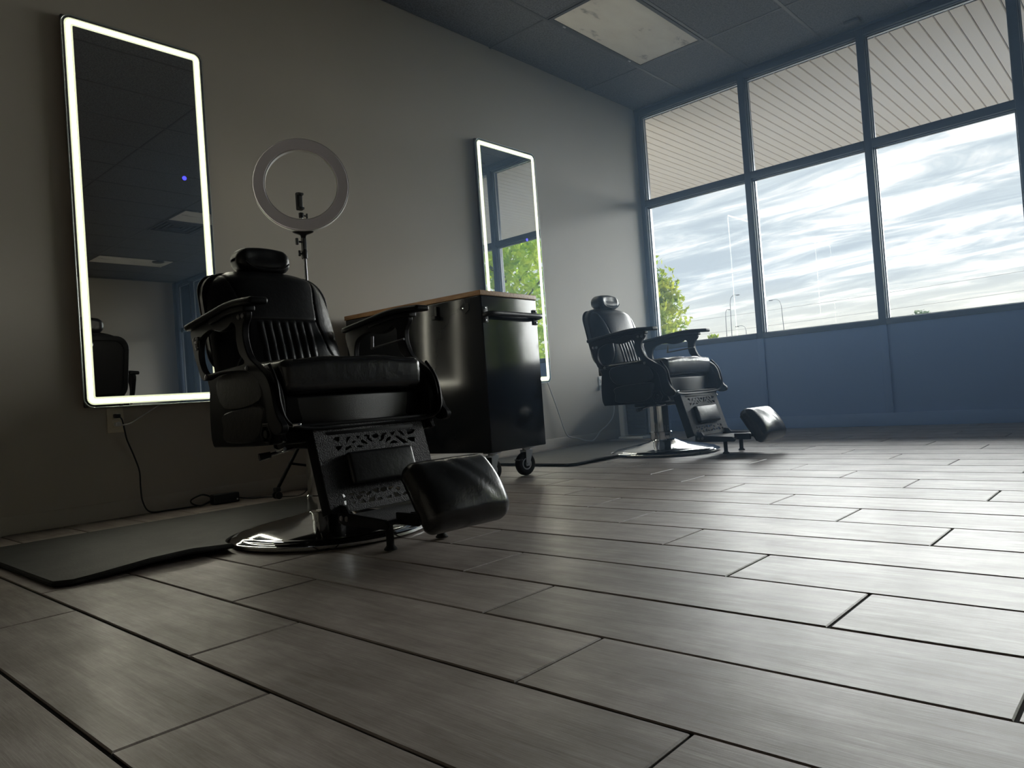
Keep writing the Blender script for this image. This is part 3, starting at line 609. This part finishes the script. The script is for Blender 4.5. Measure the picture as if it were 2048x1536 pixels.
# embossed letters on the near side bracket
def text_mesh(s, size, ext):
    cu = bpy.data.curves.new('t', 'FONT'); cu.body = s; cu.size = size; cu.extrude = ext; cu.align_x = 'CENTER'
    ob = bpy.data.objects.new('t', cu); COL.objects.link(ob); dg = bpy.context.evaluated_depsgraph_get(); dg.update(); ev = ob.evaluated_get(dg); me = ev.to_mesh()
    v = [tuple(x.co) for x in me.vertices]; f = [tuple(p.vertices) for p in me.polygons]; ev.to_mesh_clear(); bpy.data.objects.remove(ob); bpy.data.curves.remove(cu); return v, f
b = MB().rbox((-.262, -.327, .678), (.034, .004, .034), .002, 1); pl_ = b.make('name_plate', 'black_enamel', chair)
v, f = text_mesh('EL', .026, .0006); b = MB(); b.add(v, f, T((-.262, -.3295, .669)) @ XZ); b.make('lettering', 'letter_grey', pl_, smooth=0)
chair.location = (1.473, 1.441, 0); chair.rotation_euler = (0, 0, R(-2.0))
index_children()
CHILD[chair.name] = [o for o in CHILD[chair.name] if not o.name.startswith('name_plate')]
chair2 = copy_tree(chair); chair2.location = (1.214, 4.112, 0); chair2.rotation_euler = (0, 0, R(-1.5))
chair2['label'] = 'black leather barber chair in the corner by the windows'

# ================================================================== FLOOR MATS with a round bite for the chair foot
def mat(cx, cy, x0, x1, y0, y1, label, curl):
    r = .345; o = [(x0 + .03, y0), (x1 - .04, y0), (x1, y0 + .04)]
    a0 = math.acos(min(1, (x1 - cx)/r)) if x1 - cx < r else 0
    up = [(x1, y0 + (cy - r*math.sin(a0) - y0)*k) for k in (.25, .5, .75)]
    arc = [(cx + r*math.cos(a), cy + r*math.sin(a)) for a in np.linspace(-a0, -(2*PI - a0), 40)]
    dn = [(x1, cy + r*math.sin(a0) + (y1 - cy - r*math.sin(a0))*k) for k in (.25, .5, .75)]
    out = o[:2] + o[2:] + up + arc + dn + [(x1, y1 - .04), (x1 - .04, y1), (x0 + .03, y1), (x0, y1 - .03), (x0, y0 + .03)]
    v, f = plate(out, thick=.016, bevel=.005)
    # lift of the curling front edge
    def lift(p):
        k = max(0, (p[0] - (x1 - .28))/.28); e = curl*k*k*(math.exp(-((p[1] - (y0 + .33))/.20)**2))
        return (p[0], p[1], p[2] + .0085 + e)
    bm = bmesh.new(); vv = [bm.verts.new(p) for p in v]
    for q in f:
        try: bm.faces.new([vv[i] for i in q])
        except ValueError: pass
    bmesh.ops.remove_doubles(bm, verts=bm.verts, dist=1e-6)
    for k in range(1, 14):
        for ax, lo, hi in ((0, x0, x1), (1, y0, y1)):
            c = lo + (hi - lo)*k/14; nrm = (1, 0, 0) if ax == 0 else (0, 1, 0)
            bmesh.ops.bisect_plane(bm, geom=bm.verts[:] + bm.edges[:] + bm.faces[:], plane_co=(c, c, 0), plane_no=nrm)
    bm.verts.ensure_lookup_table(); bm.verts.index_update()
    m = MB(); m.add([lift(p.co) for p in bm.verts], [[q.index for q in fc.verts] for fc in bm.faces]); bm.free()
    ob = m.make('floor_mat', 'mat_foam', smooth=40); tag(ob, label, 'mat', 'black salon mats'); return ob
mat(1.458, 1.441, .46, 1.425, .60, 2.28, 'dark foam mat under the near chair, its front edge curling up', .022)
mat(1.199, 4.112, .20, 1.05, 3.33, 4.90, 'dark foam mat under the far chair by the windows', .010)

# ================================================================== TOOL CART
A = R(3.7); e = empty('tool_cart', (1.12, 2.600, 0), A, label='black metal rolling tool cart with a wooden top, between the two chairs', cat='tool cart')
LEN, WD, ZB, ZT = 1.060, .460, .155, .946        # local: x from -LEN to 0, y from 0 to WD
MB().rbox((-LEN/2, WD/2, (ZB + ZT)/2), (LEN, WD, ZT - ZB), .006, 2).make('body', 'cart_metal', e)
MB().rbox((-LEN/2 - .002, WD/2, ZT + .0125), (LEN + .006, WD + .008, .025), .003, 2).make('worktop', 'wood_top', e)
for k, (z0, z1) in enumerate(((.80, .915), (.66, .79), (.52, .65), (.36, .51), (.19, .35))):        # drawers open to the far side
    d = MB().rbox((-LEN/2, WD + .006, (z0 + z1)/2), (LEN - .06, .012, z1 - z0), .003, 1).make('drawer', 'cart_metal', e)
    MB().rbox((-LEN/2, WD + .018, z1 - .012), (LEN - .10, .012, .014), .004, 1).make('pull', 'aluminium', d)
hd = MB().tube(catmull([(.004, .015, .845), (.030, .015, .848), (.044, .04, .850), (.047, .12, .850), (.047, .34, .850), (.044, .42, .850), (.030, .445, .848), (.004, .445, .845)], 5, False), [.013]*36, 12).make('push_handle', 'black_plastic', e)
for y in (.012, .448): MB().rbox((.003, y + (.01 if y < .2 else -.01), .848), (.006, .040, .082), .003, 1).make('handle_bracket', 'black_metal', hd)
m = MB()
for y in (.02, .44):
    for z in (.880, .818): m.lathe([(.006, 0), (.006, .003), (.003, .005), (.001, .005)], 10, T((.006, y, z)) @ Matrix.Rotation(PI/2, 4, 'Y'))
tag(m.make('bolts', 'chrome', hd), kind='stuff')
for (x, y, sw) in ((-.06, .36, 78), (-.06, .075, 80), (-LEN + .06, .36, 60), (-LEN + .06, .075, 40)):
    c = empty('caster', (x, y, 0)); c.parent = e; c.rotation_euler = (0, 0, R(sw))
    # wheel turns in the local xz plane, trailing -x
    W = T((-.018, 0, .0635)) @ Matrix.Rotation(PI/2, 4, 'X')
    MB().lathe([(.030, -.016), (.050, -.0185), (.058, -.015), (.0625, -.008), (.0625, .008), (.058, .015), (.050, .0185), (.030, .016)], 40, W, cap=False).lathe([(.030, -.016), (.030, .016)], 40, W).make('tyre', 'black_rubber', c)
    MB().lathe([(.001, -.018), (.010, -.0195), (.012, -.015), (.031, -.0165), (.034, -.015), (.034, .015), (.031, .0165), (.012, .015), (.010, .0195), (.001, .018)], 32, W, cap=False).make('wheel_hub', 'white_metal', c)
    b = MB(); b.rbox((-.002, 0, .150), (.075, .060, .006), .002, 1); b.cyl((0, 0, .134), (0, 0, .148), .024, seg=20)
    for s in (-1, 1): b.add(*plate([(-.030, .052), (-.006, .052), (.022, .135), (-.026, .135)], thick=.003, bevel=.0005), mtx=T((0, s*.0235, 0)) @ XZ)
    b.rbox((-.002, 0, .135), (.05, .05, .004), .001, 1); b.cyl((-.018, -.028, .0635), (-.018, .028, .0635), .006, seg=10); b.make('fork', 'aluminium', c)
    if x > -.2: MB().rbox((-.062, 0, .088), (.030, .036, .006), .002, 1).make('brake_pedal', 'gunmetal', c)
# latch tag and a hook on the long side, under the worktop
b = MB(); b.add(*plate([(-.080, .900), (-.062, .916), (-.018, .914), (-.020, .880), (-.048, .862), (-.066, .878)], thick=.003, bevel=.001), mtx=T((-.06, -.003, 0)) @ XZ); lt = b.make('latch_tag', 'black_enamel', e)
MB().lathe([(.006, 0), (.004, .003), (.001, .0035)], 12, T((-.118, -.004, .893)) @ Matrix.Rotation(PI/2, 4, 'X')).make('rivet', 'chrome', lt)
b = MB(); b.rbox((-.305, -.008, .895), (.016, .014, .062), .003, 1); b.rbox((-.305, -.018, .865), (.03, .034, .02), .006, 2); b.make('side_hook', 'black_plastic', e)

# ================================================================== RING LIGHT ON ITS TRIPOD
e = empty('ring_light', (.30, 2.137, 0), label='unlit white ring light on a black tripod behind the near chair', cat='ring light')
RC = T((.012, 0, 1.553)) @ Matrix.Rotation(R(-34), 4, 'Z') @ Matrix.Rotation(PI/2, 4, 'Y')     # its axis looks towards the viewer
def ring_prof(prof, name, mat, mtx):
    b = MB(); seg = 96; n = len(prof); v = []; f = []
    for i in range(seg):
        a = 2*PI*i/seg; v += [(r*math.cos(a), r*math.sin(a), z) for r, z in prof]
    for i in range(seg):
        j = (i + 1) % seg; f += [(i*n + k, j*n + k, j*n + (k + 1) % n, i*n + (k + 1) % n) for k in range(n)]
    b.add(v, f, mtx); return b.make(name, mat, e)
ring_prof([(.1745, .004), (.178, .010), (.226, .010), (.2295, .004), (.2295, 0), (.1745, 0)], 'diffuser', 'ring_diffuser', RC)
ring_prof([(.172, -.022), (.172, .006), (.1745, .006), (.1745, 0), (.2295, 0), (.2295, .006), (.232, .006), (.232, -.022)], 'housing', 'white_plastic', RC)
b = MB(); b.add(*plate(catmull([(-.045, 1.322), (.045, 1.322), (.040, 1.313), (.016, 1.303), (.010, 1.285), (-.010, 1.285), (-.016, 1.303), (-.040, 1.313)], 3), thick=.018, bevel=.002), mtx=Matrix.Rotation(R(-34), 4, 'Z') @ YZ); b.make('ring_yoke', 'black_plastic', e)
st = MB().cyl((0, 0, .10), (0, 0, .80), .0125).make('stand_tube', 'black_metal', e)
MB().cyl((0, 0, .78), (0, 0, 1.22), .0095).make('upper_tube', 'gunmetal', e)
MB().rbox((0, 0, 1.258), (.022, .022, .062), .004, 2).cyl((0, 0, 1.268), (.0, -.032, 1.268), .005).rbox((0, -.038, 1.268), (.014, .014, .034), .004, 2).make('tilt_joint', 'black_plastic', e)
MB().lathe([(.014, 1.185), (.0155, 1.19), (.0155, 1.225), (.012, 1.232)], 20).cyl((0, 0, 1.205), (0, -.026, 1.21), .004).rbox((0, -.028, 1.21), (.008, .012, .03), .003, 1).make('height_clamp', 'black_plastic', e)
MB().lathe([(.014, .76), (.017, .77), (.017, .81), (.013, .82)], 20).cyl((0, 0, .79), (.03, .02, .79), .005).make('lower_clamp', 'black_plastic', e)
MB().tube(catmull([(0, 0, 1.30), (.0, 0, 1.355), (.0, -.002, 1.40)], 5, False), .005, 8).make('gooseneck', 'aluminium', e)
ph = MB().rbox((0, -.004, 1.402), (.018, .020, .026), .003, 1).cyl((0, 0, 1.402), (0, .026, 1.402), .004).rbox((0, .028, 1.402), (.010, .006, .026), .002, 1).make('clip_joint', 'black_plastic', e)
b = MB(); b.rbox((0, -.010, 1.470), (.020, .032, .088), .005, 2); b.rbox((.012, -.010, 1.505), (.02, .030, .012), .003, 1); b.rbox((.012, -.010, 1.434), (.02, .030, .012), .003, 1); b.make('phone_clip', 'black_plastic', e)
hub = MB().lathe([(.016, .36), (.022, .365), (.022, .40), (.016, .405)], 20).make('leg_collar', 'black_plastic', e)
MB().lathe([(.016, .12), (.021, .125), (.021, .15), (.016, .155)], 20).make('brace_collar', 'black_plastic', e)
for k in range(3):
    a = R(264 + 120*k); dx, dy = math.cos(a), math.sin(a); foot = Vector((dx*.236, dy*.236, .045))
    l = MB().cyl((dx*.02, dy*.02, .385), foot, .0095, .0085).make('leg', 'black_metal', e)
    MB().cyl((dx*.018, dy*.018, .138), (dx*.165, dy*.165, .172), .006).make('brace', 'black_metal', l)
    c = MB().rbox((foot.x, foot.y, .047), (.03, .03, .022), .006, 2)
    for s in (-1, 1):
        p = Vector((foot.x - dy*s*.013, foot.y + dx*s*.013, .0185)); q = p + Vector((-dy*s*.010, dx*s*.010, 0)); c.cyl(p, q, .018, seg=24)
    c.make('caster', 'black_plastic', l)
for o in [o for o in scn.objects if o.parent == e]:       # the head sits a little higher and larger than drawn above
    big = o.name.split('.')[0] in ('diffuser', 'housing', 'ring_yoke', 'tilt_joint', 'height_clamp', 'gooseneck', 'clip_joint', 'phone_clip')
    for v in o.data.vertices:
        if v.co.z > .7: v.co.z = .423 + (v.co.z - .423)*1.063
        if big: v.co.x *= 1.063; v.co.y *= 1.063

# ================================================================== OUTLETS, PLUGS, CORDS
def outlet(y, z, label, mat='ivory_plastic'):
    e = empty('wall_outlet', (0, y, z), label=label, cat='outlet')
    MB().rbox((.003, 0, 0), (.006, .072, .116), .003, 2).make('cover_plate', mat, e)
    for s in (-1, 1): MB().rbox((.0065, 0, s*.0195), (.004, .034, .028), .0015, 1).make('socket', mat, e)
    return e
outlet(1.262, .452, 'ivory wall outlet below the near mirror with two plugs')
outlet(5.135, .490, 'small white wall outlet behind the far barber chair', 'white_plastic')
def cord(name, pts, r, mat, label, plug=None, n=8):
    e = empty(name, (0, pts[0][1], 0), label=label, cat='cord'); off = pts[0][1]
    q = [(p[0], p[1] - off, p[2]) for p in pts]
    MB().tube(catmull(q, n, False), r, 8).make('wire', mat, e)
    if plug: p = q[0]; MB().rbox((p[0] + .004, 0, p[2]), (.034, .024, .020), .005, 2).make('plug', plug, e)
    return e
cord('power_cable', [(.022, 1.262, .4715), (.045, 1.275, .455), (.036, 1.288, .40), (.030, 1.298, .355), (.026, 1.325, .28), (.026, 1.345, .205), (.028, 1.345, .13), (.036, 1.348, .06), (.045, 1.375, .010), (.060, 1.45, .006), (.075, 1.54, .006), (.085, 1.580, .006)], .0035, 'black_plastic', 'black power cord hanging from the ivory outlet to the floor', 'black_plastic')
cord('mirror_cable', [(.022, 1.262, .4325), (.045, 1.280, .428), (.040, 1.310, .432), (.032, 1.345, .448), (.028, 1.385, .472), (.024, 1.43, .497), (.018, 1.47, .520)], .003, 'white_plastic', 'short white cord from the ivory outlet up behind the near mirror', 'white_plastic')
cord('lamp_cable', [(.022, 5.135, .4705), (.045, 5.16, .44), (.05, 5.22, .36), (.05, 5.235, .27), (.05, 5.20, .19), (.055, 5.09, .125), (.06, 4.99, .088), (.062, 4.93, .045), (.062, 4.87, .022), (.060, 4.78, .030), (.056, 4.68, .058), (.046, 4.575, .085), (.038, 4.535, .16), (.032, 4.505, .25), (.028, 4.46, .37), (.020, 4.41, .50), (.014, 4.395, .54)], .0050, 'white_plastic', 'long white cord looping from the far mirror down to the floor', 'white_plastic')
e = empty('power_adapter', (.095, 1.685, 0), R(-3), label='black power adapter brick with a coiled cord on the floor by the wall', cat='power adapter')
MB().rbox((0, .03, .026), (.055, .13, .048), .006, 2).make('body', 'black_plastic', e)
MB().lathe([(.004, 0), (.004, .001)], 12, T((.0282, .082, .016)) @ Matrix.Rotation(PI/2, 4, 'Y')).make('indicator', 'white_plastic', e)
loop = [(.0 + .012*math.cos(a*3), -.085 + .048*math.cos(a), .030 + .026*math.sin(a) + .002*a/6) for a in np.linspace(0, 4*PI, 50)]
MB().tube(loop, .0032, 6).make('coiled_cord', 'black_plastic', e)
MB().tube(catmull([(0, .095, .02), (.02, .16, .006), (.05, .22, .005), (.16, .27, .006), (.28, .31, .02), (.385, .325, .11)], 8, False), .003, 6).make('lead', 'black_plastic', e)

# ================================================================== HEATER in the far corner
e = empty('space_heater', (.24, 5.28, 0), R(-8), label='white floor heater with a dark front standing in the corner behind the far chair', cat='heater')
MB().rbox((0, 0, .012), (.27, .20, .022), .008, 2).make('base', 'white_plastic', e)
b = MB(); b.rbox((-.105, 0, .215), (.055, .16, .385), .012, 3); b.rbox((.03, .03, .225), (.215, .10, .365), .012, 3); b.make('casing', 'white_plastic', e)
MB().rbox((.03, .0, .412), (.215, .16, .03), .012, 3).make('top_cap', 'black_plastic', e)
MB().rbox((.030, -.026, .215), (.214, .03, .36), .006, 2).make('front_grille', 'black_plastic', e)
for k in range(9): MB().rbox((.030, -.043, .085 + .032*k), (.18, .008, .006), .002, 1).make('slat', 'black_plastic', e)

# ================================================================== OUTSIDE: trees, lamp posts, wires
def tree(name, loc, h, rad, n, leaf, mat, label, blobs=16, base=.22, seed=1, grp='trees across the car park'):
    r = np.random.default_rng(seed); e = empty(name, loc, label=label, cat='tree', group=grp)
    m = MB(); m.tube([(0, 0, 0), (.05, .02, h*.25), (-.04, .05, h*.5), (0, 0, h*.8)], [h*.028, h*.022, h*.015, h*.005], 8)
    C = []
    for k in range(blobs):
        a = r.uniform(0, 2*PI); z = h*(base + (1 - base)*(k + .5)/blobs*.92); q = (z/h - base)/(1 - base)
        wr_ = rad*math.sin(PI*min(.97, .12 + .85*q)**.8)*.75; d = wr_*r.uniform(.35, 1); C.append((d*math.cos(a), d*math.sin(a), z, rad*r.uniform(.26, .46)))
        m.tube([(0, 0, z*.62), (d*.5*math.cos(a), d*.5*math.sin(a), z*.85), (d*math.cos(a), d*math.sin(a), z)], [h*.010, h*.007, h*.003], 5)
    m.make('trunk', 'bark', e)
    C = np.array(C); idx = r.integers(0, len(C), n); dirs = r.normal(size=(n, 3)); dirs /= np.linalg.norm(dirs, axis=1)[:, None]
    P = C[idx, :3] + dirs*(C[idx, 3]*r.uniform(.25, 1.08, n)**.6)[:, None]
    a = r.normal(size=(n, 3)); a /= np.linalg.norm(a, axis=1)[:, None]; b = np.cross(a, r.normal(size=(n, 3))); b /= np.linalg.norm(b, axis=1)[:, None]
    s = leaf*r.uniform(.6, 1.3, n)[:, None]
    V = np.concatenate([P - a*s, P + b*s*.45, P + a*s, P - b*s*.45], 1).reshape(-1, 3)
    me = bpy.data.meshes.new('foliage'); me.vertices.add(len(V)); me.vertices.foreach_set('co', V.ravel()); me.loops.add(n*4); me.loops.foreach_set('vertex_index', np.arange(n*4))
    me.polygons.add(n); me.polygons.foreach_set('loop_start', np.arange(n)*4); me.update(); me.validate()
    o = link('foliage', me, mat, e, smooth=0); o['kind'] = 'stuff'; return e
tree('leafy_tree', (-15.2, 30, -.15), 6.4, 3.1, 9000, .17, 'leaf_bright', 'bright green leafy tree outside the leftmost window', 22, .10, 3)
tree('leafy_tree', (10.3, 15.0, -.15), 6.2, 3.6, 8500, .13, 'leaf_brightened', 'bright green leafy tree seen only in the far mirror', 26, .10, 5)
tree('distant_tree', (-25.8, 58, -.15), 4.75, 1.7, 1500, .22, 'leaf_bright', 'low distant treetop just above the sill, beside the lamp posts', 12, .1, 11, grp='distant treetops')
tree('distant_tree', (-10.7, 62, -.15), 4.9, 1.4, 1500, .20, 'leaf_grey', 'small grey-green treetop above the sill of the rightmost window', 12, .1, 12, grp='distant treetops')
def lamp_post(loc, h, lean, arm, rz, label, thick=.05):
    e = empty('street_lamp', loc, rz, label=label, cat='street lamp', group='lamp posts across the road')
    MB().tube([(0, 0, 0), (lean*.5, 0, h*.5), (lean, 0, h*.92)], [thick, thick*.8, thick*.55], 8).make('post', 'pole_metal', e)
    MB().tube(catmull([(lean, 0, h*.91), (lean - arm*.12, 0, h*.97), (lean - arm*.5, 0, h), (lean - arm, 0, h)], 5, False), thick*.45, 6).make('arm', 'pole_metal', e)
    MB().rbox((lean - arm*1.1, 0, h - .02), (abs(arm)*.42, .16, .08), .03, 2).make('lamp_head', 'pole_metal', e); return e
lamp_post((-25.0, 60, -.15), 8.0, .15, -.7, R(0), 'tall lamp post in the first window, right one of the close pair')
lamp_post((-25.7, 60.5, -.15), 6.9, .1, -.35, R(0), 'lamp post in the first window, left one of the close pair')
lamp_post((-23.6, 60, -.15), 5.3, 0, .7, R(0), 'short lamp post in the first window, right of the close pair', .045)
lamp_post((-24.2, 70, -.15), 8.2, -.2, .9, R(0), 'lamp post with a curved arm, in the second window')
for (za, zb, sag, yy, lab) in ((7.6, 7.7, .5, 76, 'topmost of the thin wires'), (6.0, 6.3, .3, 77.5, 'lowest of the thin wires')):
    pts = [(-62 + 62*u, yy, za + (zb - za)*u + sag*(2*u - 1)**2) for u in np.linspace(0, 1, 15)]
    o = MB().tube(pts, .013, 5).make('street_power_line', 'pole_metal'); tag(o, lab + ' crossing the sky far beyond the windows', 'wire')
